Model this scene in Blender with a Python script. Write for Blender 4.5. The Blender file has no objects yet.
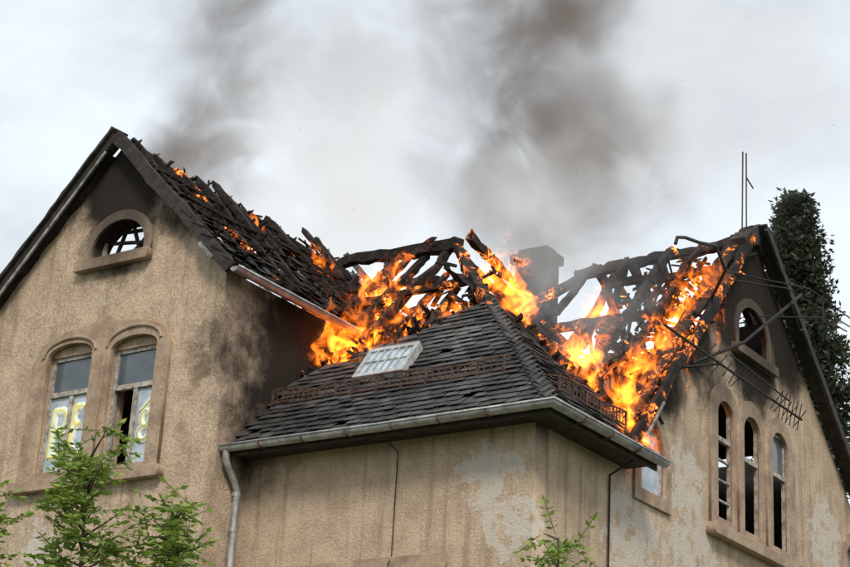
import bpy, math, random
from mathutils import Vector, Matrix, noise
random.seed(7)
R=random.random
def U(a,b): return a+(b-a)*R()
sc=bpy.context.scene
sc.view_settings.view_transform='Standard'
try: sc.view_settings.look='None'
except Exception: pass
sc.view_settings.exposure=0

# ------------------------------------------------------------ node helpers
class NT:
    def __init__(s,tree): s.t=tree; s.n=tree.nodes; s.l=tree.links
    def new(s,typ,**kw):
        x=s.n.new(typ)
        for k,v in kw.items(): setattr(x,k,v)
        return x
    def put(s,sock,v):
        if hasattr(v,'is_output') or hasattr(v,'links'): s.l.new(v,sock)
        else: sock.default_value=v
    def math(s,op,a,b=None,c=None,clamp=False):
        x=s.new('ShaderNodeMath',operation=op); x.use_clamp=clamp
        s.put(x.inputs[0],a)
        if b is not None: s.put(x.inputs[1],b)
        if c is not None: s.put(x.inputs[2],c)
        return x.outputs[0]
    def vm(s,op,a,b=None,scale=None):
        x=s.new('ShaderNodeVectorMath',operation=op); s.put(x.inputs[0],a)
        if b is not None: s.put(x.inputs[1],b)
        if scale is not None: s.put(x.inputs['Scale'],scale)
        return x.outputs['Value'] if op in('LENGTH','DISTANCE') else x.outputs[0]
    def noise(s,vec,scale,detail=4,rough=.55,dist=0,color=False):
        x=s.new('ShaderNodeTexNoise'); s.l.new(vec,x.inputs['Vector'])
        x.inputs['Scale'].default_value=scale; x.inputs['Detail'].default_value=detail
        x.inputs['Roughness'].default_value=rough; x.inputs['Distortion'].default_value=dist
        return x.outputs['Color'] if color else x.outputs[0]
    def mr(s,v,a,b,c=0,d=1,smooth=True):
        x=s.new('ShaderNodeMapRange',interpolation_type='SMOOTHSTEP' if smooth else 'LINEAR')
        s.put(x.inputs[0],v)
        for i,q in zip((1,2,3,4),(a,b,c,d)): s.put(x.inputs[i],q)
        return x.outputs[0]
    def mix(s,f,a,b,bt='MIX'):
        x=s.new('ShaderNodeMix',data_type='RGBA',blend_type=bt)
        s.put(x.inputs[0],f); s.put(x.inputs[6],a); s.put(x.inputs[7],b)
        return x.outputs[2]
    def bump(s,h,st=.5,dist=.02,nrm=None):
        x=s.new('ShaderNodeBump'); s.l.new(h,x.inputs['Height'])
        x.inputs['Strength'].default_value=st; x.inputs['Distance'].default_value=dist
        if nrm is not None: s.l.new(nrm,x.inputs['Normal'])
        return x.outputs[0]
    def pos(s): return s.new('ShaderNodeNewGeometry').outputs['Position']
def c4(c): return (c[0],c[1],c[2],1)
def mat(name):
    m=bpy.data.materials.new(name); m.use_nodes=True
    nt=NT(m.node_tree); b=nt.n['Principled BSDF']
    return m,nt,b
def simple(name,c1,c2,scale=8,rough=.6,metal=0,bump=.2,bs=60,bd=.004):
    m,nt,b=mat(name); p=nt.pos()
    n=nt.noise(p,scale,4,.65)
    nt.l.new(nt.mix(nt.mr(n,.35,.65),c4(c1),c4(c2)),b.inputs['Base Color'])
    b.inputs['Roughness'].default_value=rough; b.inputs['Metallic'].default_value=metal
    nt.l.new(nt.bump(nt.noise(p,bs,2),bump,bd),b.inputs['Normal'])
    return m

# smoke-stained places on the facades (centre, radius, amount)
SOOT=[((-7.6,-.87,13.75),1.5,1.0),((-7.6,-.87,12.9),1.15,.95),((-6.3,-.87,13.1),.9,.7),((-7.8,-.87,14.6),1.1,1),
      ((-5.2,1.6,11.2),2.6,1.0),((-5.2,.6,9.6),1.8,.75),((-5.2,4.5,11.5),3.5,1.0),((-5.2,-.4,10.6),1.1,.6),
      ((0,7.3,13.6),2.5,1),((0,6.3,12.9),1.5,1),((0,7.3,12.2),1.5,1),((0,4.9,11.8),1.2,1),((0,3.9,10.7),1.0,.9),((0,8.8,12.8),1.3,.95),
      ((0,3.0,9.8),.8,.8),((0,5.6,11.2),1.1,.6)]
def plaster():
    m,nt,b=mat('roughcast_plaster'); p=nt.pos()
    nm=nt.noise(p,2.2,6,.68); nf=nt.noise(p,42,3,.75)
    col=nt.mix(nt.mr(nm,.3,.72),c4((.67,.505,.36)),c4((.445,.325,.225)))
    col=nt.mix(nt.math('MULTIPLY',nt.mr(nf,.45,.66),.62),col,c4((.22,.15,.10)))
    col=nt.mix(nt.math('MULTIPLY',nt.mr(nf,.46,.3),.5),col,c4((.80,.68,.54)))
    st=nt.noise(nt.vm('MULTIPLY',p,(5,5,.35)),1.0,3,.6)
    col=nt.mix(nt.math('MULTIPLY',nt.mr(st,.5,.68),.5),col,c4((.23,.165,.11)))
    pale=None
    for c,r in (((-.75,0,8.25),.8),((-.35,0,7.5),.7),((0,3.0,8.0),1.5),((0,4.6,9.2),1.1),((0,4.9,8.0),1.3),((0,10.4,9.6),1.2),((-8.6,-.87,7.5),.8)):
        d=nt.vm('DISTANCE',p,c); v=nt.mr(d,r*.35,r,1,0)
        pale=v if pale is None else nt.math('MAXIMUM',pale,v)
    pn=nt.noise(p,3.4,6,.72)
    pm=nt.mr(nt.math('ADD',nt.math('MULTIPLY',pale,.2),pn),.62,.68)
    col=nt.mix(nt.math('MULTIPLY',pm,.66),col,nt.mix(nf,c4((.72,.68,.62)),c4((.52,.47,.40))))
    so=None
    for c,r,k in SOOT:
        d=nt.vm('DISTANCE',p,c)
        v=nt.mr(d,r*.25,r*1.15,k,0)
        so=v if so is None else nt.math('MAXIMUM',so,v)
    sm=nt.mr(nt.math('ADD',nt.math('MULTIPLY',so,1.15),nt.math('MULTIPLY',nt.math('SUBTRACT',nm,.5),1.0)),.12,.95)
    sm=nt.math('MULTIPLY',sm,nt.mr(so,0,.15))
    col=nt.mix(nt.math('MULTIPLY',sm,.97),col,c4((.016,.013,.011)))
    nt.l.new(col,b.inputs['Base Color']); b.inputs['Roughness'].default_value=.95
    b.inputs['Specular IOR Level'].default_value=.15
    h=nt.math('ADD',nf,nt.noise(p,17,2,.6))
    nt.l.new(nt.bump(h,.8,.02),b.inputs['Normal'])
    return m
def stone():
    m,nt,b=mat('sandstone_trim'); p=nt.pos()
    n=nt.noise(p,3,5,.7); n2=nt.noise(p,30,3,.6)
    col=nt.mix(nt.mr(n,.35,.68),c4((.44,.32,.22)),c4((.27,.185,.125)))
    col=nt.mix(nt.math('MULTIPLY',nt.mr(n2,.5,.7),.5),col,c4((.13,.09,.06)))
    so=None
    for c,r,k in SOOT:
        v=nt.mr(nt.vm('DISTANCE',p,c),r*.3,r*1.0,k,0)
        so=v if so is None else nt.math('MAXIMUM',so,v)
    col=nt.mix(nt.math('MULTIPLY',so,.85),col,c4((.02,.016,.013)))
    nt.l.new(col,b.inputs['Base Color']); b.inputs['Roughness'].default_value=.85
    nt.l.new(nt.bump(n2,.5,.012),b.inputs['Normal'])
    return m
def char(name,ember=0.0,ec=(1,.22,.03)):
    m,nt,b=mat(name); p=nt.pos()
    n=nt.noise(p,5,4,.7); nf=nt.noise(p,38,3,.65)
    col=nt.mix(nt.mr(n,.4,.7),c4((.010,.009,.008)),c4((.045,.027,.018)))
    col=nt.mix(nt.math('MULTIPLY',nt.mr(nf,.6,.72),.55),col,c4((.13,.11,.09)))
    nt.l.new(col,b.inputs['Base Color']); b.inputs['Roughness'].default_value=.8
    b.inputs['Specular IOR Level'].default_value=.3
    nt.l.new(nt.bump(nf,.8,.03),b.inputs['Normal'])
    if ember>0:
        e=nt.math('MULTIPLY',nt.mr(nt.noise(p,2.3,2,.6),.5,.68),nt.mr(nt.noise(p,16,4,.7),.45,.72))
        b.inputs['Emission Color'].default_value=c4(ec)
        nt.l.new(nt.math('MULTIPLY',e,ember),b.inputs['Emission Strength'])
        m.cycles.emission_sampling='NONE'
    return m
def slate_mat(name,lo,hi,ash=.25):
    m,nt,b=mat(name); p=nt.pos()
    a=nt.new('ShaderNodeAttribute'); a.attribute_name='rnd'
    n=nt.noise(p,12,5,.72); n0=nt.noise(p,1.1,3,.6)
    v=nt.math('ADD',nt.math('MULTIPLY',a.outputs['Fac'],.85),nt.math('MULTIPLY_ADD',n,.6,-.2),clamp=True)
    col=nt.mix(v,c4(lo),c4(hi))
    col=nt.mix(nt.math('MULTIPLY',nt.mr(n,.56,.7),ash),col,c4((.22,.19,.165)))
    col=nt.mix(nt.math('MULTIPLY',nt.mr(n0,.45,.65),.7),col,c4((.014,.012,.011)))
    nt.l.new(col,b.inputs['Base Color']); b.inputs['Roughness'].default_value=.68
    nt.l.new(nt.bump(n,.5,.012),b.inputs['Normal'])
    return m
M={}
M['plaster']=plaster(); M['stone']=stone()
M['char']=char('charred_timber'); M['ember']=char('glowing_charred_timber',7.0); M['hot']=char('burning_timber',13.0,(1,.26,.03))
M['slate']=slate_mat('roof_slate',(.016,.015,.015),(.095,.088,.084),.35)
M['slate2']=slate_mat('pale_roof_slate',(.08,.08,.075),(.15,.15,.14),.15)
M['burnt']=slate_mat('charred_slate',(.008,.008,.008),(.05,.04,.033),.7)
M['zinc']=simple('weathered_zinc',(.46,.455,.44),(.27,.26,.25),5,.5,.3)
M['rust']=simple('rusty_iron',(.15,.078,.052),(.055,.033,.025),10,.8,.3)
M['black']=simple('dark_steel',(.02,.02,.02),(.045,.035,.03),10,.6,.4)
M['wood']=simple('old_dark_board',(.045,.035,.028),(.015,.012,.01),7,.8)
M['pale']=simple('weathered_pale_paint',(.36,.34,.31),(.12,.11,.10),6,.7)
M['frame']=simple('peeling_window_paint',(.50,.46,.40),(.22,.18,.14),9,.6)
M['hatch']=simple('hatch_glass_grey',(.50,.50,.48),(.30,.30,.28),6,.4)
M['curtain']=simple('milky_pane',(.52,.60,.67),(.30,.36,.42),3,.3)  # milky blue-grey pane tone, mottled by noise
M['yellow']=simple('yellow_spray_paint',(.88,.78,.12),(.80,.66,.05),6,.5)
M['whitep']=simple('white_spray_paint',(.85,.87,.78),(.78,.80,.6),6,.5)
M['inside']=simple('soot_shade_interior',(.03,.027,.024),(.012,.011,.01),3,.95)  # sooty, and painted near black as room shade so windows look dark
M['chim']=simple('sooty_chimney_brick',(.016,.014,.013),(.007,.006,.006),8,.9,0,.6,25,.02)
M['grass']=simple('rough_grass',(.06,.10,.03),(.10,.09,.045),.8,.95,0,.8,18,.05)
m,nt,b=mat('window_glass'); p=nt.pos()
nt.l.new(nt.mix(nt.noise(p,2.5,3),c4((.03,.04,.05)),c4((.14,.17,.19))),b.inputs['Base Color'])
b.inputs['Roughness'].default_value=.12; b.inputs['Specular IOR Level'].default_value=.8
nt.l.new(nt.bump(nt.noise(p,1.5,1),.15,.03),b.inputs['Normal']); M['glass']=m
def leafmat(name,a_,b_):
    m,nt,b=mat(name); at=nt.new('ShaderNodeAttribute'); at.attribute_name='rnd'
    cc=nt.mix(at.outputs['Fac'],c4(a_),c4(b_))
    nt.l.new(cc,b.inputs['Base Color']); b.inputs['Roughness'].default_value=.55
    tr=nt.new('ShaderNodeBsdfTranslucent'); nt.l.new(cc,tr.inputs[0])
    mx=nt.new('ShaderNodeMixShader'); mx.inputs[0].default_value=.4
    nt.l.new(b.outputs[0],mx.inputs[1]); nt.l.new(tr.outputs[0],mx.inputs[2])
    nt.l.new(mx.outputs[0],nt.n['Material Output'].inputs[0]); return m
M['leaf']=leafmat('ash_leaves',(.12,.20,.03),(.36,.46,.09))
M['poplar']=leafmat('poplar_leaves',(.022,.03,.018),(.085,.10,.055))
M['bark']=simple('bark',(.10,.075,.05),(.05,.038,.028),12,.9,0,.6,30,.01)

# ------------------------------------------------------------ mesh helpers
def empty(name,loc=(0,0,0)):
    o=bpy.data.objects.new(name,None); o.location=loc; o.empty_display_size=.5
    sc.collection.objects.link(o); return o
def finish(name,me,m,parent,smooth=False):
    o=bpy.data.objects.new(name,me); sc.collection.objects.link(o)
    me.materials.append(M[m] if isinstance(m,str) else m)
    if parent: o.parent=parent
    if smooth:
        for f in me.polygons: f.use_smooth=True
    return o
class MB:
    def __init__(s): s.v=[];s.f=[];s.c=[]
    def add(s,vs,fs,c=None):
        o=len(s.v); c=R() if c is None else c
        s.v+= [tuple(v) for v in vs]; s.c+=[c]*len(vs); s.f+=[tuple(i+o for i in f) for f in fs]
    def box(s,a,b,c=None):
        x0,y0,z0=a;x1,y1,z1=b
        s.add([(x0,y0,z0),(x1,y0,z0),(x1,y1,z0),(x0,y1,z0),(x0,y0,z1),(x1,y0,z1),(x1,y1,z1),(x0,y1,z1)],
          [(0,3,2,1),(4,5,6,7),(0,1,5,4),(1,2,6,5),(2,3,7,6),(3,0,4,7)],c)
    def beam(s,p0,p1,w,h=None,jit=0.0,seg=None,up=None,taper=1.0,c=None):
        p0=Vector(p0);p1=Vector(p1);h=h or w; d=p1-p0; L=d.length
        if L<1e-4:return
        d.normalize(); up=Vector(up) if up else Vector((0,0,1))
        if abs(d.dot(up.normalized()))>.97: up=Vector((.3,1,0))
        sd=d.cross(up).normalized(); u2=sd.cross(d).normalized()
        n=seg or (1 if jit==0 else max(2,int(L/.16)))
        vs=[];fs=[]
        off=R()*50
        for i in range(n+1):
            t=i/n; k=1+(taper-1)*t; q=p0+d*L*t
            if jit:
                q=q+sd*(noise.noise(Vector((t*L*1.2,off,0)))*jit*1.2)+u2*(noise.noise(Vector((t*L*1.2,off,9)))*jit*1.5)
            for sx,sy in ((-1,-1),(1,-1),(1,1),(-1,1)):
                jx=1+(U(-1,1)*jit*6 if jit else 0);jy=1+(U(-1,1)*jit*6 if jit else 0)
                e=d*(U(-1,1)*jit*2) if jit else Vector()
                vs.append(q+sd*sx*w/2*k*max(.25,jx)+u2*sy*h/2*k*max(.25,jy)+e)
        for i in range(n):
            for j in range(4):
                a=i*4+j;b=i*4+(j+1)%4; fs.append((a,b,b+4,a+4))
        fs.append((3,2,1,0)); fs.append(tuple(n*4+j for j in range(4)))
        s.add(vs,fs,c)
    def build(s,name,m,parent=None,smooth=False,jitter=0):
        me=bpy.data.meshes.new(name); me.from_pydata(s.v,[],s.f); me.update()
        at=me.attributes.new('rnd','FLOAT','POINT')
        at.data.foreach_set('value',s.c)
        return finish(name,me,m,parent,smooth)
def tube(name,pts,r,m,parent=None,res=3,cyc=False):
    cu=bpy.data.curves.new(name,'CURVE'); cu.dimensions='3D'; cu.bevel_depth=r; cu.bevel_resolution=res; cu.use_fill_caps=True
    for pl in (pts if isinstance(pts[0][0],(tuple,list,Vector)) else [pts]):
        sp=cu.splines.new('POLY'); sp.points.add(len(pl)-1); sp.use_cyclic_u=cyc
        for q,pp in zip(sp.points,pl): q.co=(*pp,1)
    o=bpy.data.objects.new(name,cu); sc.collection.objects.link(o)
    dg=bpy.context.evaluated_depsgraph_get(); me=bpy.data.meshes.new_from_object(o.evaluated_get(dg))
    bpy.data.objects.remove(o); return finish(name,me,m,parent,True)
FR=lambda y:(Vector((0,y,0)),Vector((1,0,0)),Vector((0,0,1)),Vector((0,1,0)))   # faces -Y
RT=lambda x:(Vector((x,0,0)),Vector((0,1,0)),Vector((0,0,1)),Vector((-1,0,0)))  # faces +X
def prism(name,loops,depth,pl,m,parent,bev=0):
    """flat outline (with holes) extruded inward from plane by depth"""
    O,A,B,W=pl
    cu=bpy.data.curves.new(name,'CURVE'); cu.dimensions='2D'; cu.fill_mode='BOTH'; cu.extrude=depth/2; cu.bevel_depth=bev
    for lp in loops:
        sp=cu.splines.new('POLY'); sp.points.add(len(lp)-1); sp.use_cyclic_u=True
        for q,pp in zip(sp.points,lp): q.co=(pp[0],pp[1],0,1)
    o=bpy.data.objects.new(name,cu); sc.collection.objects.link(o)
    dg=bpy.context.evaluated_depsgraph_get(); me=bpy.data.meshes.new_from_object(o.evaluated_get(dg))
    bpy.data.objects.remove(o)
    for v in me.vertices:
        c=v.co.copy(); v.co=O+A*c.x+B*c.y+W*(c.z+depth/2)
    if A.cross(B).dot(W)<0: me.flip_normals()
    me.update()
    return finish(name,me,m,parent)
def rect(a,b,c,d): return [(a,b),(c,b),(c,d),(a,d)]
def arch(a,b,z0,zs,zt,n=10,pointed=False):
    pts=[(a,z0),(b,z0),(b,zs)]
    m_=(a+b)/2; hw=(b-a)/2
    for i in range(1,n):
        t=i/n
        if pointed:
            ang=t*math.pi; x=m_+hw*math.cos(ang); k=1-abs(math.cos(ang)); zz=zs+(zt-zs)*(k**.62)
        else:
            ang=t*math.pi; x=m_+hw*math.cos(ang); zz=zs+(zt-zs)*math.sin(ang)
        pts.append((x,zz))
    pts.append((a,zs)); return pts

house=empty('burning_house')
# ------------------------------------------------------------ walls
LG=-.87
oc=arch(-8.22,-7.0,12.45,12.62,13.12,14)
lw=[arch(-8.89,-7.83,8.84,10.86,11.06,12),arch(-7.46,-6.42,8.80,10.80,11.0,12)]
prism('left_gable_wall',[[(-10.4,0),(-5.2,0),(-5.2,11.85),(-7.8,14.5),(-10.4,11.9)],oc]+lw,.38,FR(LG),'plaster',house)
prism('left_wing_side_wall',[rect(LG+.38,0,9.0,11.8)],.35,RT(-5.2),'plaster',house)
prism('left_wing_far_wall',[rect(LG+.38,0,12,11.7)],.35,(Vector((-10.05,0,0)),Vector((0,1,0)),Vector((0,0,1)),Vector((-1,0,0))),'plaster',house)
bw=[arch(-4.35,-3.5,5.2,6.85,6.95,8),arch(-2.75,-1.52,5.2,6.85,6.95,8)]
prism('bay_front_wall',[rect(-5.2,0,0,9.0)]+bw,.35,FR(0),'plaster',house)
tw=[arch(5.73,6.40,8.9,10.72,11.0,10),arch(6.76,7.5,8.9,10.72,11.02,10),arch(7.94,8.67,8.9,10.75,11.06,10)]
gw=arch(3.03,3.88,8.72,9.35,10.0,12,pointed=True)
at_=arch(6.62,7.9,12.2,12.5,13.05,14)
sw=arch(11.35,12.0,8.4,9.5,9.75,8)
prism('right_gable_wall',[[(.35,0),(13.0,0),(13.0,9.35),(7.35,14.45),(2.72,9.28),(2.6,9.0),(.35,9.0)],at_,gw,sw]+tw,.09,RT(0),'plaster',house)
prism('rear_wall',[rect(-10.0,0,-.4,10.5)],.35,FR(12.6),'plaster',house)
mb=MB()
mb.box((-10,-.45,11.75),(-5.6,11,11.83)); mb.box((-10,-.4,8.2),(-5.6,12,8.3)); mb.box((-5.1,.4,8.78),(-.15,12.5,8.9)); mb.box((-5.1,4.9,11.5),(-.15,11,11.6))
mb.box((-7.7,1.8,8.3),(-7.6,10,11.7)); mb.box((-9.9,4.0,8.3),(-5.6,4.1,11.7)); mb.box((-4.0,5,8.9),(-3.9,11.9,11.5)); mb.box((-10,11.5,8.3),(-.4,11.6,11.5)); mb.box((-5.1,3.0,4.3),(-.15,3.1,8.7))
mb.box((-2.6,8.55,11.6),(-.12,8.65,13.25))  # dark backing added behind gable attic window to keep it from showing sky
mb.build('interior_floors_and_backing','inside',house)

# ------------------------------------------------------------ surrounds
outl=[(-9.2,8.72),(-6.18,8.72),(-6.18,10.72),(-6.3,11.02),(-6.75,11.2),(-7.3,11.26),(-7.64,11.42),(-8.0,11.28),(-8.5,11.24),(-9.02,11.06),(-9.2,10.76)]
prism('left_window_surround',[outl]+[arch(-8.87,-7.85,8.86,10.84,11.03,12),arch(-7.44,-6.44,8.82,10.78,10.97,12)],.07,FR(LG-.07),'stone',house,.006)
prism('left_window_sill',[rect(-9.3,8.56,-6.08,8.72)],.16,FR(LG-.16),'stone',house,.01)
prism('left_window_mullion_pilaster',[rect(-7.76,8.75,-7.53,10.7)],.06,FR(LG-.125),'stone',house,.008)
for a,b in ((-8.95,-7.77),(-7.52,-6.36)):   # hood mouldings
    pts=[(x,LG-.085,z) for x,z in arch(a,b,10.6,10.84,11.12,14)[2:]]
    tube('hood_moulding',pts,.03,'stone',house)
prism('attic_sill',[rect(-8.45,12.28,-6.85,12.44)],.14,FR(LG-.14),'stone',house,.01)
prism('attic_surround',[arch(-8.36,-6.86,12.44,12.62,13.27,14),arch(-8.2,-7.02,12.47,12.62,13.10,14)],.05,FR(LG-.05),'stone',house)
o3=[(5.5,8.75),(8.95,8.75),(8.95,10.8)]
for c,h in ((8.3,11.3),(7.12,11.26),(6.05,11.24)):
    for i in range(0,9):
        a=i/8*math.pi; o3.append((c+.52*math.cos(a),10.82+(h-10.82)*math.sin(a)))
o3.append((5.5,10.8))
o3=[p for i,p in enumerate(o3) if i==0 or (abs(p[0]-o3[i-1][0])+abs(p[1]-o3[i-1][1]))>.01]
prism('triple_window_surround',[o3,arch(5.75,6.38,8.92,10.70,10.97,10),arch(6.78,7.48,8.92,10.70,10.99,10),arch(7.96,8.65,8.92,10.73,11.03,10)],.05,RT(.05),'stone',house,.006)
prism('triple_window_sill',[rect(5.4,8.58,9.05,8.75)],.18,RT(.18),'stone',house,.01)
for c in (6.56,7.71):
    prism('pier_shaft',[rect(c-.07,8.8,c+.07,10.75)],.04,RT(.09),'stone',house,.01)
prism('gothic_surround',[arch(2.86,4.06,8.55,9.35,10.2,12,pointed=True),arch(3.05,3.86,8.74,9.35,9.98,12,pointed=True)],.05,RT(.05),'stone',house,.005)
prism('gable_attic_surround',[arch(6.5,8.02,12.16,12.5,13.2,14),arch(6.64,7.88,12.22,12.5,13.03,14)],.04,RT(.04),'stone',house)
prism('gable_attic_sill',[rect(6.4,12.0,8.1,12.16)],.14,RT(.14),'stone',house)
prism('small_window_surround',[arch(11.18,12.17,8.25,9.5,9.95,8),arch(11.37,11.98,8.42,9.5,9.73,8)],.05,RT(.05),'stone',house)
for a,b in ((-4.55,-3.32),(-2.93,-1.36)):
    prism('lower_window_lintel',[[(a,6.9),(b,6.9),(b,7.19),(a,7.19)]],.07,FR(-.07),'stone',house,.006)
    prism('lower_window_jambs',[[(a,5.0),(b,5.0),(b,6.895),(a,6.895)],[(a+.17,5.17),(b-.17,5.17),(b-.17,6.8),(a+.17,6.8)]],.05,FR(-.05),'stone',house)

# ------------------------------------------------------------ windows
def window(a,b,z0,z1,pl,transom=None,muntin=True,glass=('glass','glass','glass'),depth=.14,bars=0,w=.06):
    O,A,B,W=pl; mb=MB()
    def bx(u0,v0,u1,v1,d0=0,d1=.06):
        mb.add([O+A*u+B*v+W*(depth+d) for u,v,d in ((u0,v0,d0),(u1,v0,d0),(u1,v0,d1),(u0,v0,d1),(u0,v1,d0),(u1,v1,d0),(u1,v1,d1),(u0,v1,d1))],
          [(0,3,2,1),(4,5,6,7),(0,1,5,4),(1,2,6,5),(2,3,7,6),(3,0,4,7)])
    bx(a,z0,a+w,z1);bx(b-w,z0,b,z1);bx(a+w,z0,b-w,z0+w);bx(a+w,z1-w,b-w,z1)
    m_=(a+b)/2; tz=transom or z1-w
    if transom: bx(a+w,tz-.04,b-w,tz+.04,-.02,.05)
    if muntin: bx(m_-.04,z0+w,m_+.04,tz-.05,-.012,.065)
    for i in range(bars):
        zz=z0+(tz-z0)*(i+1)/(bars+1); bx(a+w,zz-.015,b-w,zz+.015,.004,.05)
    mb.build('window_frame','frame',house)
    def pane(u0,v0,u1,v1,m):
        if m is None: return
        g=MB(); g.add([O+A*u0+B*v0+W*(depth+.03),O+A*u1+B*v0+W*(depth+.03),O+A*u1+B*v1+W*(depth+.03),O+A*u0+B*v1+W*(depth+.03)],[(0,1,2,3)]); g.build('window_pane',m,house)
    if muntin: pane(a+w,z0+w,m_-.04,tz-.05,glass[0]);pane(m_+.04,z0+w,b-w,tz-.05,glass[1])
    else: pane(a+w,z0+w,b-w,tz-.05,glass[0])
    if transom: pane(a+w,tz+.05,b-w,z1-w,glass[2])
pl=FR(LG)
window(-8.88,-7.84,8.85,10.86,pl,10.22,True,('curtain','curtain','glass'),.09)
window(-7.45,-6.43,8.81,10.80,pl,10.16,True,(None,'curtain','glass'),.09)
for a,b,z in ((-8.88,-7.84,10.86),(-7.45,-6.43,10.80)):
    prism('window_tympanum',[arch(a-.01,b+.01,z+.001,z+.02,z+.25,12)],.1,FR(LG+.05),'stone',house)
window(-8.2,-7.02,12.46,13.2,pl,None,False,(None,None,None),.2)
window(3.05,3.87,8.74,9.5,RT(0),None,False,('curtain',)*3,.02,0,.05)
window(3.2,3.7,9.5,9.85,RT(0),None,False,('curtain',)*3,.02,0,.04)
window(5.74,6.39,8.91,11.0,RT(0),10.3,False,(None,None,None),.02,3,.04)
window(6.77,7.49,8.91,11.0,RT(0),10.2,False,(None,None,None),.02,0,.04)
window(7.95,8.66,8.91,11.0,RT(0),10.25,False,(None,None,'glass'),.02,0,.04)
window(11.36,11.99,8.41,9.7,RT(0),9.2,True,('curtain','glass','glass'),.02,0,.04)
window(-4.35,-3.5,5.2,6.9,FR(0),None,True); window(-2.75,-1.52,5.2,6.9,FR(0),None,True)
mb=MB(); y=LG+.25
for p0,p1 in (((-7.95,y,12.5),(-7.72,y,13.1)),((-7.6,y,13.15),(-7.35,y,12.55)),((-8.1,y,12.85),(-7.1,y,12.72)),((-7.75,y,13.0),(-7.1,y,12.95))):
    mb.beam(p0,p1,.05,.05,.01)
mb.build('burnt_attic_window_bars','char',house)
gy=LG+.115
def strokes(name,lst,r,m,sx,ox,oz,sz,y=gy):
    tube(name,[[(ox+x*sx,y,oz+z*sz) for x,z in s] for s in lst],r,m,house)
def ell(cx,cz,rx,rz,a0=0,a1=360,n=14): return [(cx+rx*math.cos(math.radians(a0+(a1-a0)*i/n)),cz+rz*math.sin(math.radians(a0+(a1-a0)*i/n))) for i in range(n+1)]
S=[ell(.22,.66,.17,.18,-90,90),ell(.22,.27,.22,.22,-90,90),[(.05,.05),(.07,.85)],[(.05,.83),(.22,.83)],[(.05,.05),(.22,.05)],[(.06,.49),(.22,.49)],
   ell(.72,.70,.16,.16,60,270),ell(.74,.3,.19,.26,90,300),[(.5,.15),(.58,.9)],[(.58,.9),(.68,.8)]]
strokes('graffiti_halo',S,.14,'whitep',.90,-8.78,9.14,.96,gy+.115)
strokes('graffiti',S,.026,'yellow',.94,-8.8,9.12,1.0,gy)
T_=[ell(.78,.55,.1,.16),ell(.76,.25,.12,.14,60,330),[(.66,.7),(.86,.9)]]
strokes('graffiti_tag_halo',T_,.09,'whitep',.92,-7.4,9.15,.8,gy+.06)
strokes('graffiti_tag',T_,.03,'yellow',.92,-7.4,9.15,.8)

# ------------------------------------------------------------ slates
def slates(name,O,A,V,inside,nu,nv,m,su=.27,sv=.19,jit=.012,miss=0,alt=None):
    O=Vector(O);A=Vector(A).normalized();V=Vector(V).normalized();N=A.cross(V).normalized()
    if N.z<0:N=-N
    mb=MB(); mb2=MB()
    for j in range(nv):
        for i in range(nu):
            u=(i+(.5 if j%2 else 0))*su; v=j*sv
            cu,cv=u+su/2,v+sv/2
            if not inside(cu,cv): continue
            if R()<miss: continue
            tgt=mb
            if alt and alt(cu,cv): tgt=mb2
            lift=.012+U(0,jit); t=.010; L=sv*1.65; w=su*.47
            rot=U(-.03,.03)*(1+jit*20)
            c0=O+A*cu+V*v
            a=(A+V*rot).normalized(); vv=(V-A*rot).normalized()
            lo=c0+N*(.028+lift)+V*U(-.014,.014); hi=c0+vv*L+N*(.006+U(0,jit*.4))
            vs=[lo-a*w,lo+a*w,hi+a*w,hi-a*w]; vs=vs+[q+N*t for q in vs]
            tgt.add(vs,[(0,3,2,1),(4,5,6,7),(0,1,5,4),(1,2,6,5),(2,3,7,6),(3,0,4,7)])
    mb.build(name,m,house)
    if mb2.v: mb2.build(name+'_pale',alt_m,house)
alt_m='slate2'
s2=math.sqrt(.5)
nz=lambda *a: noise.noise(Vector(a))
def lim_front(x):
    pts=[(-5.6,1.1),(-5.0,1.22),(-4.2,1.45),(-3.13,2.05),(-2.41,2.45),(-2.2,2.3),(2,2.3)]
    for (a,b),(c,d) in zip(pts,pts[1:]):
        if a<=x<=c: return b+(d-b)*(x-a)/(c-a)
    return 1.1
def in_front(u,v):
    x=-5.2+u; y=-.5+v*s2
    return y< -x and y<lim_front(x)+.3*nz(x*3,y*3,1) and x<.5
slates('bay_front_slates',(-5.2,-.5,8.98),(1,0,0),(0,1,1),in_front,26,30,'slate',su=.23,sv=.16,jit=.022,miss=.015,alt=lambda u,v: -2.9<(-5.2+u)<-1.95 and .95<(-.5+v*s2)<1.75+.1*nz(u*4,v*4,2))
def lim_right(y):
    pts=[(-.6,-9),(2.4,-2.45),(2.75,-1.35),(3.4,-.95),(4.5,-.7)]
    for (a,b),(c,d) in zip(pts,pts[1:]):
        if a<=y<=c: return b+(d-b)*(y-a)/(c-a)
    return -.5
def in_right(u,v):
    y=-.5+u; x=.5-v*s2
    return -x< y+.0 and y<2.62+v*s2*.86 and (y<2.2+.4*nz(x*4,y*4,9) or x>lim_right(y)+.3*nz(x*3,y*3,4))
slates('bay_side_slates',(.5,-.5,8.98),(0,1,0),(-1,0,1),in_right,24,30,'slate',su=.23,sv=.16,jit=.03,miss=.02)
mb=MB()
dk=[(-5.2,-.46,8.97),(.46,-.46,8.97),(-2.35,2.35,11.78),(-3.1,2.0,11.43),(-4.2,1.4,10.83),(-5.2,1.15,10.58)]
mb.add(dk,[tuple(range(6))])
mb.add([(.46,-.46,8.97),(.46,2.6,8.97),(-.9,3.35,10.33),(-1.3,2.75,10.73),(-2.35,2.35,11.78)],[(0,1,2,3,4)])
mb.build('roof_boarding','wood',house)
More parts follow.
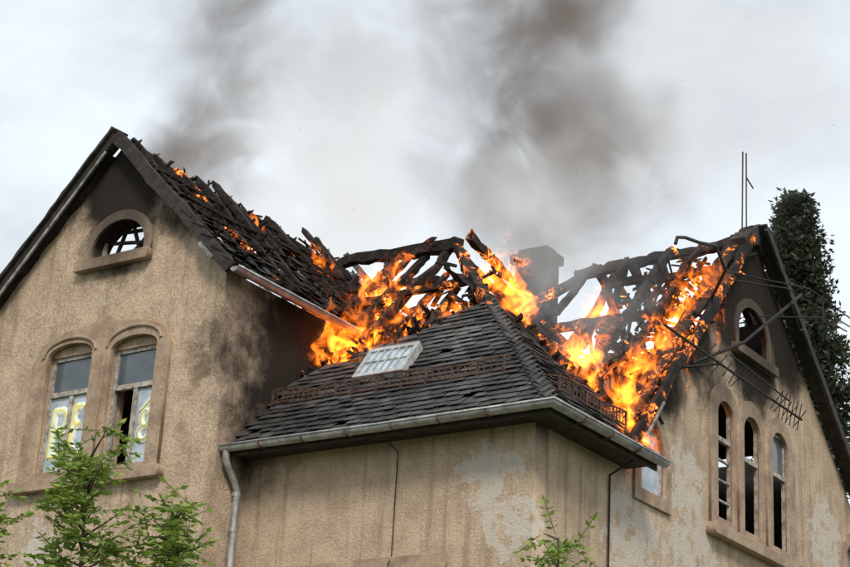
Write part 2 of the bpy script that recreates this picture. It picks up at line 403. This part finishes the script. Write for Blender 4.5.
mb=MB(); mb.beam((.47,-.47,9.04),(-2.4,2.4,11.91),.16,.05,.008); mb.build('hip_capping','slate',house)
def in_lw(u,v):
    y=-1.1+u; x=-4.93-v*s2
    top=-7.72+ (.25*nz(y*1.7,3,1)+.12*nz(y*6,1,1)) +max(0,(y-4.6))*.35
    top=max(top,-6.75+.5*nz(y*1.3,7,2)+.25*nz(y*5,2,2))
    return x>top and y<6.3+.5*nz(x*2,y,3) and not (nz(x*1.8,y*1.8,8)>.06 and x<-5.5)
slates('left_wing_slates',(-4.93,-1.15,11.72),(0,1,0),(-1,0,1),in_lw,34,26,'burnt',su=.24,sv=.17,jit=.08,miss=.26)
def grid_sheet(name,O,A,V,lu,lv,keep,m,cell=.14,amp=.05):
    O=Vector(O);A=Vector(A).normalized();V=Vector(V).normalized();N=A.cross(V).normalized()
    nu=int(lu/cell);nv=int(lv/cell);mb=MB();vs=[];fs=[]
    for j in range(nv+1):
        for i in range(nu+1):
            u=i*cell;v=j*cell
            vs.append(O+A*(u+U(-.04,.04))+V*(v+U(-.04,.04))+N*(amp*nz(u*2.5,v*2.5,O.x)*1.6+U(-.3,.3)*amp))
    for j in range(nv):
        for i in range(nu):
            if keep((i+.5)*cell,(j+.5)*cell): a=j*(nu+1)+i; fs.append((a,a+1,a+nu+2,a+nu+1))
    mb.add(vs,fs); return mb.build(name,m,house)
grid_sheet('left_wing_boarding',(-4.95,-1.0,11.66),(0,1,0),(-1,0,1),7.2,3.95,lambda u,v: (v<3.6+.4*nz(u*1.5,1,5)-max(0,u-5)*.8) and nz(u*1.6,v*1.6,2)<.12,'char')
grid_sheet('left_wing_far_slope',(-10.5,-1.0,11.75),(0,1,0),(1,0,1),1.0,3.7,lambda u,v: u<.45+.3*nz(v,3,3),'char')
# ------------------------------------------------------------ verges / gutters
mb=MB()
mb.beam((-10.75,-1.08,11.52),(-7.8,-1.08,14.62),.07,.16,.0); mb.beam((-7.8,-1.08,14.62),(-4.92,-1.08,11.72),.07,.22,.02)
mb.beam((-10.8,-1.0,11.62),(-7.8,-1.0,14.74),.38,.05,.012,up=(1,0,-1))
mb.beam((.3,7.3,14.55),(.3,13.3,9.2),.06,.15,.008)
mb.beam((.15,7.3,14.65),(.15,13.3,9.3),.30,.05,.01,up=(0,1,1))
mb.beam((-.02,6.7,14.1),(-.05,7.5,14.6),.3,.25,.05); mb.beam((-.05,7.2,14.5),(-.05,8.0,14.2),.3,.2,.05)
mb.build('verge_boards','wood',house)
mb=MB()
mb.beam((.12,2.6,9.3),(.1,7.2,14.45),.10,.17,.035)
mb.beam((-.1,2.9,9.75),(-.1,7.2,14.6),.2,.05,.04,up=(0,1,-1))
mb.build('burnt_verge_board','ember',house)
mb=MB(); mb.beam((-10.75,-1.12,11.38),(-7.95,-1.12,14.33),.03,.045); mb.beam((.2,3.5,10.2),(.22,2.9,9.5),.03,.035)
mb.beam((-5.6,-1.13,12.23),(-5.3,-1.13,11.93),.03,.06)
mb.build('verge_drip_strip','pale',house)
def gutter(name,path,out,r=.085,m='zinc'):
    """half-round trough swept along a mitred path; out = outward dir per path vertex"""
    mb=MB();prof=[(r*math.cos(math.pi*(1+i/8)),r*math.sin(math.pi*(1+i/8))) for i in range(9)]
    prof=[(-r,.03)]+prof+[(r,.0),(r+.018,.012),(r+.018,-.012),(r+.004,-.02)]
    vs=[];n=len(prof)
    for p,o in zip(path,out):
        for a,z in prof: vs.append(Vector(p)+Vector(o)*a+Vector((0,0,z)))
    fs=[]
    for i in range(len(path)-1):
        for j in range(n-1): fs.append((i*n+j,i*n+j+1,(i+1)*n+j+1,(i+1)*n+j))
    fs.append(tuple(range(1,10))); k=(len(path)-1)*n; fs.append(tuple(k+j for j in range(1,10)))
    mb.add(vs,fs); o=mb.build(name,m,house,True)
    md=o.modifiers.new('t','SOLIDIFY'); md.thickness=.006
    return o
gutter('bay_gutter',[(-5.17,-.6,9.0),(-2.3,-.6,8.985),(.6,-.6,9.0),(.6,2.75,9.0)],[(0,-1,0),(0,-1,0),(1,-1,0),(1,0,0)])
gutter('left_wing_gutter',[(-4.85,-1.1,11.72),(-4.85,2.0,11.70),(-4.88,4.9,11.66)],[(1,0,0)]*3,.08)
mb=MB()
mb.box((-5.17,-.5,8.86),(.5,-.47,8.985)); mb.box((.47,-.469,8.86),(.5,2.7,8.985))
mb.box((-5.18,-.468,8.93),(.468,-.002,8.95)); mb.box((.002,-.001,8.93),(.468,2.65,8.95))
mb.build('soffit_and_fascia','wood',house)
mb=MB()
for x in (-4.4,-3.6,-2.8,-2.0,-1.2,-.4): mb.box((x-.012,-.70,8.895),(x+.012,-.505,8.99))
for y in (.2,1.0,1.8): mb.box((.505,y-.012,8.895),(.70,y+.012,8.99))
mb.build('gutter_brackets','rust',house)
tube('downpipe',[(-5.08,-.6,8.95),(-5.08,-.6,8.8),(-5.1,-.5,8.68),(-5.1,-.32,8.5),(-5.1,-.25,8.38),(-5.1,-.25,8.1),(-5.12,-.25,0)],.055,'zinc',house)
mb=MB()
for z in (8.3,7.75,6.5,5.0,3.0):
    pts=[(-5.11+.068*math.cos(a*math.pi/5),-.25+.068*math.sin(a*math.pi/5),z) for a in range(10)]
    mb.add(pts+[(p[0],p[1],z+.06) for p in pts],[(i,(i+1)%10,(i+1)%10+10,i+10) for i in range(10)]+[tuple(range(9,-1,-1)),tuple(range(10,20))])
mb.build('downpipe_collars','zinc',house)
tube('lightning_conductor',[(-2.3,-.5,8.9),(-2.3,-.03,8.75),(-2.3,-.03,7.21),(-2.3,-.10,7.1),(-2.3,-.10,4)],.009,'black',house)
tube('cable_on_side_wall',[(.45,2.1,8.9),(.03,2.1,8.7),(.03,2.08,0)],.018,'black',house)
# ------------------------------------------------------------ roof hatch + snow guards
def onF(x,y,h=0): return Vector((x,y-h*s2,9.43+y+h*s2))
onH=lambda x,y,h: onF(x,y,h+(y-.74)*.22)
mb=MB()
for (x0,y0,x1,y1,h0,h1) in ((-3.75,.74,-2.8,.80,.02,.16),(-3.75,1.2,-2.8,1.26,.02,.16),(-3.75,.801,-3.68,1.199,.02,.16),(-2.87,.801,-2.8,1.199,.02,.16)):
    q=[onH(x,y,h) for h in (h0,h1) for x,y in ((x0,y0),(x1,y0),(x1,y1),(x0,y1))]
    mb.add(q,[(0,3,2,1),(4,5,6,7),(0,1,5,4),(1,2,6,5),(2,3,7,6),(3,0,4,7)])
for i in range(1,6):
    x=-3.68+.81*i/6; mb.beam(onH(x,.8,.15),onH(x,1.2,.15),.018,.02,up=(0,-1,1))
mb.beam(onH(-3.68,1.0,.15),onH(-2.87,1.0,.15),.018,.02,up=(0,-1,1))
mb.build('roof_hatch_frame','hatch',house)
mb=MB(); mb.add([onH(-3.69,.79,.13),onH(-2.86,.79,.13),onH(-2.86,1.21,.13),onH(-3.69,1.21,.13)],[(0,1,2,3)]); mb.build('roof_hatch_glass','curtain',house)
mb=MB()
def guard(P,a,b,fixed,n,sagf):
    pr=None
    for i in range(n+1):
        t=i/n; q=a+(b-a)*t
        lo=P(q,fixed,.05); s_=sagf(t); hi=lo+Vector((0,0,.27+s_))
        if i%4==0: mb.beam(lo-Vector((0,0,.08)),hi,.03,.03); mb.beam(hi,P(q,fixed+.35,.04),.02,.02)
        else: mb.beam(lo+Vector((0,0,.06)),hi,.012,.012)
        if pr:
            for k in (.28,1.0): mb.beam(pr[0].lerp(pr[1],k),lo.lerp(hi,k),.02,.024)
            if i%2: mb.beam(pr[0].lerp(pr[1],.3),hi,.010,.010)
        pr=(lo,hi)
guard(lambda q,f,h:onF(q,f,h),-5.1,-3.65,.42,14,lambda t:.04*math.sin(t*9)-.05*t)
guard(lambda q,f,h:onF(q,f,h),-3.5,-.78,.38,24,lambda t:.03*math.sin(t*7))
guard(lambda q,f,h: Vector((-.1-(f-.42)+h*s2,q,9.43+.1+(f-.42)+h*s2)),.72,2.75,.42,20,lambda t:.03*math.sin(t*8))
mb.build('snow_guard_rails','rust',house)

# ------------------------------------------------------------ burnt timbers
tb=MB(); eb=MB(); hb=MB()
def T(p0,p1,w=.14,k=None,j=.035):
    k=R() if k is None else k
    (tb if k<.64 else eb if k<.92 else hb).beam(p0,p1,w*U(.85,1.15),w*U(.85,1.2),j,taper=U(.6,1))
T((-2.3,2.3,11.75),(-4.55,4.55,14.05),.2,.7,.04)
T((-4.5,4.5,14.1),(-7.5,4.5,14.2),.19,.3,.045)
T((-4.3,4.55,14.25),(-4.55,6.8,14.0),.16,.7)
for x,y0,y1 in ((-7.0,2.6,4.5),(-6.4,2.7,4.2),(-5.75,2.4,4.5),(-5.15,1.9,4.55),(-4.6,2.0,4.5),(-4.0,2.2,3.7),(-3.4,2.1,3.1)):
    T((x,y0,9.43+y0+.02),(x+U(-.15,.15),y1,9.43+y1+.05),.13)
T((-6.9,3.1,12.6),(-3.3,3.1,12.7),.13,.7); T((-7.1,3.8,13.3),(-4.4,3.85,13.2),.12,.2)
T((-6.3,3.3,12.4),(-4.9,4.3,14.2),.12,.7); T((-5.9,4.3,13.9),(-5.2,3.2,12.3),.12,.8)
for y,x0,x1 in ((2.8,-1.4,-2.9),(3.3,-1.0,-3.3),(3.8,-.8,-3.2),(4.4,-1.2,-4.4),(5.0,-2.0,-4.0),(5.7,-2.6,-4.5)):
    T((x0,y,9.43-x0),(x1,y+U(-.1,.1),9.43-x1),.13)
T((.1,2.7,9.3),(-4.4,6.6,13.8),.18,.8)
T((-3.6,7.25,14.25),(.05,7.25,14.42),.2,.2,.05); T((-4.6,7.3,13.9),(-3.5,7.3,14.3),.18,.7)
T((-3.0,5.6,12.6),(.1,5.5,12.55),.16,.8,.04); T((-2.4,6.4,13.6),(.1,6.45,13.55),.12,.3)
msl=lambda y:14.5-(7.3-y)*1.12
for x,y0,y1 in ((-.35,3.2,7.3),(-1.0,4.2,7.25),(-1.7,4.0,7.3),(-2.4,5.0,7.2),(-3.3,6.0,7.3)):
    T((x,y0,msl(y0)),(x+U(-.15,.15),y1,msl(y1)),.13)
for x,y1 in ((-.6,10.0),(-1.9,9.0),(-3.2,8.7)):
    T((x,7.35,14.4),(x+U(-.1,.1),y1,14.5-(y1-7.3)*.9),.13,.2)
for x in (-.9,-2.4): T((x,5.4,12.1),(x-.35,7.2,14.2),.12,.3); T((x+.3,7.2,13.0),(x-.4,7.25,14.2),.12,.7)
T((-3.1,7.2,12.4),(-2.5,7.2,14.3),.15,.2); T((-2.3,7.1,14.2),(-1.6,6.9,12.8),.13,.4)
T((-7.8,-.8,14.5),(-7.8,5.6,14.3),.16,.1,.05)
for i in range(16):
    y=-.5+i*.42; t=U(-.05,.22)
    T((-6.6,y,13.3),(-7.8-t*.3,y+U(-.1,.1),14.45+t*.6),.10,U(.1,.8))
    if i%3==0: T((-7.9,y,14.3),(-9.2,y,13.0),.1,.1)
for i in range(15):
    y=-.7+i*.5+U(-.06,.06); T((-5.2,y,12.0),(-7.85+U(0,.3),y+U(-.12,.12),14.55+U(-.25,.3)),.12,U(0,.68),.035)
for k in range(5):
    x=-6.2-k*.27
    for y0,y1 in ((-.8,U(.5,1.6)),(U(2,2.6),U(3.6,5.2))): T((x,y0,6.93-x),(x+U(-.1,.1),y1,6.93-x+U(-.1,.05)),.055,U(0,.66),.04)
for i in range(5): T((-7.9+i*.25,6.2+i*.2,14.0-i*.2),(-6.6+i*.3,5.6,13.2+U(-.2,.3)),.12)
tb.build('charred_rafters','char',house); eb.build('smouldering_rafters','ember',house); hb.build('burning_rafters','hot',house)
def junk(name,n,samp,m,s=(.1,.5),w=.05):
    mb=MB()
    for _ in range(n):
        p=Vector(samp()); d=Vector((U(-1,1),U(-1,1),U(-.7,.9))).normalized()*U(*s)
        mb.beam(p-d/2,p+d/2,U(.4,1.6)*w,U(.3,1.2)*w,.02,seg=2)
    return mb.build(name,m,house)
def s_left():
    x=U(-6.6,-2.7); y=lim_front(x)+abs(random.gauss(0,.55)); return (x,y,9.4+y+U(-.35,.1))
def s_right():
    y=U(2.5,5.6); x=lim_right(y)-abs(random.gauss(0,.7)); return (x,y,9.4-x+U(-.4,.08))
def s_main():
    x=U(-2.0,.1);y=2.9+4.0*R()**1.3; return (x,y,msl(y)+U(-.25,.08))
def s_lw():
    y=U(-.9,6); t=R()**.6; return (-5-2.8*t,y,11.75+2.75*t+U(0,.12))
junk('charred_debris',560,s_left,'char'); junk('charred_debris_side',420,s_right,'char',(.1,.5),.06); junk('charred_debris_main',300,s_main,'char',(.1,.6),.05)
junk('glowing_debris',160,s_left,'ember'); junk('glowing_debris_side',160,s_right,'ember',(.1,.4),.06); junk('glowing_debris_main',130,s_main,'hot',(.1,.5),.04)
junk('charred_battens',420,s_lw,'char',(.1,.5),.035)
grid_sheet('main_roof_remains',(-3.2,2.9,9.5),(1,0,0),(0,1,1.12),3.2,6.2,lambda u,v: nz(u*1.3,v*1.3,7)+.3*nz(u*5,v*5,1)<.10+ (u-2.0)*.28 - max(0,v-2.0)*.28 and (3.2-u)<v*.7+.7,'char',.13,.09)
grid_sheet('bay_top_remains',(-6.6,1.0,10.32),(1,0,0),(0,1,1),4.4,3.3,lambda u,v: nz(u*1.4,v*1.4,3)+.3*nz(u*5,v*5,2)<.12-(v-.8)*.25 and v*s2+1.0<6.6-u+.3,'char',.13,.10)
grid_sheet('side_slope_remains',(-.5,2.4,9.85),(0,1,0),(-1,0,1),3.4,5.0,lambda u,v: nz(u*1.4,v*1.4,13)+.3*nz(u*5,v*5,6)<.18-(v-1.8)*.14 and u<.6+v*.9,'char',.13,.10)
mb=MB()
mb.box((-5.15,7.5,11.5),(-4.4,7.95,14.9)); mb.box((-5.22,7.43,14.9),(-4.33,8.02,15.08)); mb.box((-5.1,7.55,15.08),(-4.45,7.9,15.2))
mb.build('chimney','chim',house)

# ------------------------------------------------------------ aerial wreck
ant=empty('roof_antenna')
tube('bent_mast',[(.8,2.66,12.45),(.8,2.72,12.58),(.8,3.0,12.68),(.8,3.5,12.78),(.8,4.1,12.95),(.6,4.9,12.85),(.1,5.4,12.6)],.028,'black',ant)
tube('boom',[(.8,2.3,11.0),(.8,4.2,10.98),(.8,7.5,10.96)],.022,'black',ant)
tube('boom_upper',[(.8,4.6,11.25),(.8,6.95,11.15)],.015,'black',ant)
tube('boom_bracket',[(.0,4.2,11.0),(.8,4.25,10.98)],.02,'black',ant)
tube('diagonal_strut',[(.0,4.9,11.3),(.6,5.6,11.8),(.8,7.6,13.3)],.028,'black',ant)
tube('masts',[[(-.1,7.1,14.2),(.0,6.95,16.0)],[(-.15,7.4,14.2),(-.1,7.32,16.15)],[(-.05,7.2,15.6),(-.05,7.5,15.5)]],.014,'black',ant)
el=[]
for i in range(17):
    y=3.2+i*.26
    el.append([(.8-U(.05,.2),y,10.97-U(.1,.16)),(.8+U(.05,.2),y,10.97+U(.1,.16))])
for i in range(6):
    y=6.6+i*.16; el.append([(.75,y,10.75),(.85,y,11.22)])
tube('antenna_elements',el,.009,'black',ant)
tube('service_cables',[[(.1,5.8,13.1),(.7,7.2,13.3),(.8,9.9,13.45)],[(.1,6.0,13.3),(.8,8,13.55),(.85,10.3,13.6)],[(.1,7.3,12.9),(.8,8.6,13.2),(.85,9.6,13.25)],[(.8,7.1,13.0),(.8,7.5,12.6),(.7,8.0,12.8)],[(.8,8.6,13.6),(.8,8.62,13.1)],[(.8,9.2,13.65),(.8,9.22,13.1)]],.013,'black',ant)

# ------------------------------------------------------------ ground & plants
mb=MB(); mb.add([(-400,-400,0),(400,-400,0),(400,400,0),(-400,400,0)],[(0,1,2,3)]); mb.build('ground','grass')
def leafy(name,base,top,spread,nb,leafn,lsize,m,seed,pinn=True,low=.3):
    random.seed(seed); root=empty(name,base); base=Vector(base);top=Vector(top)
    tw=MB();lf=MB()
    tw.beam(base,base.lerp(top,.5),.07,.07,.004,seg=6,taper=.7); tw.beam(base.lerp(top,.5),top,.05,.05,.004,seg=8,taper=.2)
    if not pinn: tw.beam(base,base.lerp(top,.8),.34,.34,.01,seg=12,taper=.2)
    def leaf(c,d,s):
        d=d.normalized(); n=Vector((U(-1,1),U(-1,1),U(.2,1.2))).normalized(); sd=d.cross(n)
        if sd.length<.01:return
        sd.normalize(); q=[c,c+d*s*.45+sd*s*.22,c+d*s,c+d*s*.45-sd*s*.22,]
        lf.add(q,[(0,1,2,3)])
    for i in range(nb):
        t=low+(1-low)*(i+R())/nb; p=base.lerp(top,t)
        a=U(0,6.28); L=spread*(1.15-t*.75)*U(.6,1.1)
        if not pinn: L=spread*U(.6,1.15)*min(1,(1-t)*3.8+.26)*(.8+.5*nz(t*9,a*.5,seed))
        d=Vector((math.cos(a),math.sin(a),U(.25,.9))); d.normalize(); e=p+d*L
        tw.beam(p,e,.018,.018,.003,seg=4,taper=.3)
        for k in range(leafn):
            s=U(.25,1.05); c=p.lerp(e,s)+Vector((U(-.05,.05),U(-.05,.05),U(-.05,.05)))
            if pinn:
                r=Vector((U(-1,1),U(-1,1),U(-.4,.6))).normalized(); Lr=U(.16,.3)
                tw.beam(c,c+r*Lr,.004,.004)
                for z in range(5):
                    f=(z+1)/5; sd=r.cross(Vector((0,0,1))).normalized()
                    for sg in (-1,1): leaf(c+r*Lr*f,(sd*sg+r*.5+Vector((0,0,U(-.4,.2)))),lsize*U(.7,1.1))
                leaf(c+r*Lr,r,lsize)
            else:
                for z in range(5): leaf(c+Vector((U(-.16,.16),U(-.16,.16),U(-.18,.18))),Vector((U(-1,1),U(-1,1),U(-.6,.8))),lsize*U(.7,1.2))
    o=tw.build('trunk_and_twigs','bark',None); o.parent=root; o.matrix_parent_inverse=Matrix.Translation(-base)
    o=lf.build('leaves',m,None); o.parent=root; o.matrix_parent_inverse=Matrix.Translation(-base)
leafy('young_ash_tree',(2.5,-10.5,0),(2.25,-10.6,5.4),.8,60,6,.085,'leaf',3,low=.6)
leafy('young_ash_tree',(2.9,-10.2,0),(2.85,-10.2,5.0),.5,44,6,.085,'leaf',5,low=.65)
leafy('young_ash_tree',(1.55,-11.1,0),(1.62,-11.05,5.0),.55,44,6,.085,'leaf',9,low=.6)
leafy('young_ash_tree',(5.4,-8.4,0),(5.35,-8.44,4.98),.35,30,4,.08,'leaf',12,low=.7)
leafy('poplar_tree',(-2.6,16,0),(-2.8,16,19.0),1.6,760,18,.17,'poplar',21,pinn=False,low=.45)

# ------------------------------------------------------------ fire volumes
m=bpy.data.materials.new('flame_volume'); m.use_nodes=True; nt=NT(m.node_tree); nt.n.remove(nt.n['Principled BSDF'])
p=nt.pos(); tc=nt.new('ShaderNodeTexCoord').outputs['Object']
sp=nt.new('ShaderNodeSeparateXYZ'); nt.l.new(tc,sp.inputs[0])
h=sp.outputs[2]
wv=nt.vm('SCALE',nt.vm('SUBTRACT',nt.noise(p,1.8,1,.5,0,True),(.5,.5,.5)),scale=1.1)
pw=nt.vm('ADD',p,wv)
q=nt.vm('MULTIPLY',pw,(4.2,4.2,1.7))
n=nt.noise(q,1.0,4,.66,0)
wo=nt.vm('ADD',tc,nt.vm('MULTIPLY',wv,(.7,.7,0)))
sq=nt.new('ShaderNodeSeparateXYZ'); nt.l.new(wo,sq.inputs[0])
r2=nt.math('ADD',nt.math('MULTIPLY',sq.outputs[0],sq.outputs[0]),nt.math('MULTIPLY',sq.outputs[1],sq.outputs[1]))
v=nt.math('ADD',nt.math('MULTIPLY_ADD',n,3.0,-1.5),.36)
v=nt.math('SUBTRACT',v,nt.math('MULTIPLY',h,.68)); v=nt.math('SUBTRACT',v,nt.math('MULTIPLY',r2,.5))
v=nt.mr(v,0,.55); edge=nt.mr(r2,.6,1.0,1,0); v=nt.math('MULTIPLY',v,edge); v=nt.math('MULTIPLY',v,nt.mr(h,0,.06))
v=nt.math('MULTIPLY',v,v)
em=nt.new('ShaderNodeEmission'); em.inputs[0].default_value=(1,.185,.012,1)
nt.l.new(nt.math('MULTIPLY',v,25),em.inputs[1]); nt.l.new(em.outputs[0],nt.n['Material Output'].inputs['Volume'])
m.cycles.volume_step_rate=1.3
M['flame']=m
fire=empty('roof_fire')
def flame(c,rx,ry,H,lean=(.25,.2)):
    me=bpy.data.meshes.new('flames'); vs=[];k=12
    for z in (0,1):
        for i in range(k): a=i/k*6.2832; vs.append((math.cos(a),math.sin(a),z))
    fs=[(i,(i+1)%k,(i+1)%k+k,i+k) for i in range(k)]+[tuple(range(k-1,-1,-1)),tuple(range(k,2*k))]
    me.from_pydata(vs,[],fs); me.materials.append(M['flame'])
    o=bpy.data.objects.new('flames',me); sc.collection.objects.link(o); o.parent=fire
    sh=Matrix.Identity(4); sh[0][2]=lean[0]*H; sh[1][2]=lean[1]*H
    o.matrix_world=Matrix.Translation(c)@sh@Matrix.Diagonal((rx,ry,H,1))
for c,rx,ry,H in [((-4.75,1.75,10.75),1.35,.65,1.9),((-5.7,2.0,10.9),.7,.6,1.4),((-3.9,2.5,11.5),.6,.5,1.1),
    ((-3.0,2.3,11.6),.5,.4,.7),((-2.75,3.4,12.0),.6,.5,1.4),((-3.6,4.3,12.9),.6,.5,1.2),
    ((-1.5,3.3,10.6),.7,.65,1.2),((-.5,3.2,9.5),.7,.7,1.7),((-.15,2.85,9.1),.5,.5,1.2),((-.5,4.5,10.8),.65,.75,1.8),((-.45,5.6,12.0),.55,.7,1.8),((-1.8,4.4,11.2),.7,.6,1.3),
    ((-6.9,3.3,13.1),.6,.6,1.1),((-7.3,2.0,13.4),.4,.5,.8),((-6.3,2.3,11.8),.6,.6,1.2),((-5.4,3.8,12.8),.6,.5,1.1),((-2.2,5.6,12.6),.5,.5,1.0)]:
    flame(Vector(c),rx,ry,H)
mb=MB()
for _ in range(60):
    c=Vector((U(-13,2),U(3,10),U(14.5,21))); d=Vector((U(-1,1),U(-1,1),U(-1,1))).normalized()*U(.01,.025); mb.beam(c,c+d,U(.006,.014),.006)
mb.build('airborne_ash','char',fire)

# ------------------------------------------------------------ smoke volume
m=bpy.data.materials.new('smoke_volume'); m.use_nodes=True; nt=NT(m.node_tree); nt.n.remove(nt.n['Principled BSDF'])
p=nt.pos()
w=nt.vm('SCALE',nt.vm('SUBTRACT',nt.noise(p,.34,2,.55,0,True),(.5,.5,.5)),scale=4.0)
pw=nt.vm('ADD',p,w)
def blobs(L):
    s=None
    for c,r,k in L:
        d=nt.vm('LENGTH',nt.vm('DIVIDE',nt.vm('SUBTRACT',pw,c),r))
        v=nt.mr(d,.1,1,k,0); s=v if s is None else nt.math('ADD',s,v)
    return s
n1=nt.mr(nt.noise(p,.6,4,.62,.6),.36,.62)
D=nt.math('MULTIPLY',blobs([((-3.3,8,17.2),(2.3,2.2,1.7),1.6),((-5.2,7.5,17.0),(2.8,2.6,3.8),.85),((-5.0,8,20.8),(3.8,2.6,3.0),.8),((-12.0,5.5,17.3),(1.8,1.8,2.3),1.15),((-11.6,5.5,20.5),(2.6,2,2.8),.65),((-8.5,6,20),(3,2.5,3),.2)]),n1)
Wt=nt.math('MULTIPLY',blobs([((-8.8,6,17.6),(4.2,2.5,4.5),.6),((-3.2,6.0,15.4),(4,2.0,1.6),.35),((-1.6,4.6,12.4),(1.7,1.4,1.5),.8),((-8,5.5,15.3),(3.5,2,1.6),.5),((-1,8,18),(4,3,3.5),.35)]),n1)
ab=nt.new('ShaderNodeVolumeAbsorption'); ab.inputs[0].default_value=(0,0,0,1); nt.l.new(nt.math('ADD',D,Wt),ab.inputs[1])
def emi(c,f):
    e=nt.new('ShaderNodeEmission'); e.inputs[0].default_value=c4(c); nt.l.new(f,e.inputs[1]); return e.outputs[0]
def adds(a,b_):
    x=nt.new('ShaderNodeAddShader'); nt.l.new(a,x.inputs[0]); nt.l.new(b_,x.inputs[1]); return x.outputs[0]
nt.l.new(adds(ab.outputs[0],adds(emi((.13,.10,.078),D),emi((.80,.80,.785),Wt))),nt.n['Material Output'].inputs['Volume'])  # smoke's own emission stands in for sky light scattered inside it
m.cycles.volume_step_rate=1.5
M['smoke']=m
mb=MB(); mb.box((-15.5,3.2,13.3),(3.2,10.8,23.5)); mb.box((-3.6,3.4,10.9),(.6,6.4,13.29)); mb.build('smoke','smoke')

# ------------------------------------------------------------ world, sun, camera
wd=bpy.data.worlds.new('World'); sc.world=wd; wd.use_nodes=True; nt=NT(wd.node_tree)
bg=nt.n['Background']; out=nt.n['World Output']
sky=nt.new('ShaderNodeTexSky',sky_type='NISHITA'); sky.sun_disc=False
elv=math.radians(42)
sdir=Vector((math.cos(elv)*.62,-math.cos(elv)*.785,math.sin(elv)))
sky.sun_elevation=elv; sky.sun_rotation=math.atan2(sdir.x,sdir.y)
nt.l.new(sky.outputs[0],bg.inputs[0]); bg.inputs[1].default_value=.1
tc=nt.new('ShaderNodeTexCoord').outputs['Generated']
n=nt.noise(nt.vm('MULTIPLY',tc,(1,1,1.8)),3.6,6,.55,.3); n2=nt.noise(tc,1.6,2)
col=nt.mix(nt.mr(nt.math('ADD',nt.math('MULTIPLY',n,.6),nt.math('MULTIPLY',n2,.4)),.40,.58),c4((.70,.755,.80)),c4((1.0,1.08,1.14)))
b2=nt.new('ShaderNodeBackground'); nt.l.new(col,b2.inputs[0]); b2.inputs[1].default_value=1
mx=nt.new('ShaderNodeMixShader'); mx.inputs[0].default_value=.9
nt.l.new(bg.outputs[0],mx.inputs[1]); nt.l.new(b2.outputs[0],mx.inputs[2]); nt.l.new(mx.outputs[0],out.inputs[0])
L=bpy.data.lights.new('sun','SUN'); L.energy=2.4; L.angle=math.radians(14); L.color=(1,.94,.86)
so=bpy.data.objects.new('sun',L); sc.collection.objects.link(so); so.rotation_euler=(-sdir).to_track_quat('-Z','Y').to_euler()

cam=bpy.data.cameras.new('camera'); co=bpy.data.objects.new('camera',cam); sc.collection.objects.link(co)
cam.sensor_width=36; cam.lens=76.24; cam.clip_end=2000
th=math.atan(.383); ro=math.radians(3.35)
fwd=Vector((-.575*math.cos(th),.818*math.cos(th),math.sin(th))).normalized(); r0=Vector((.818,.575,0)).normalized(); u0=r0.cross(fwd)
cr=r0*math.cos(ro)+u0*math.sin(ro); cu_=-r0*math.sin(ro)+u0*math.cos(ro)
co.matrix_world=Matrix(((cr.x,cu_.x,-fwd.x,12.45),(cr.y,cu_.y,-fwd.y,-20.58),(cr.z,cu_.z,-fwd.z,1.7),(0,0,0,1)))
sc.camera=co
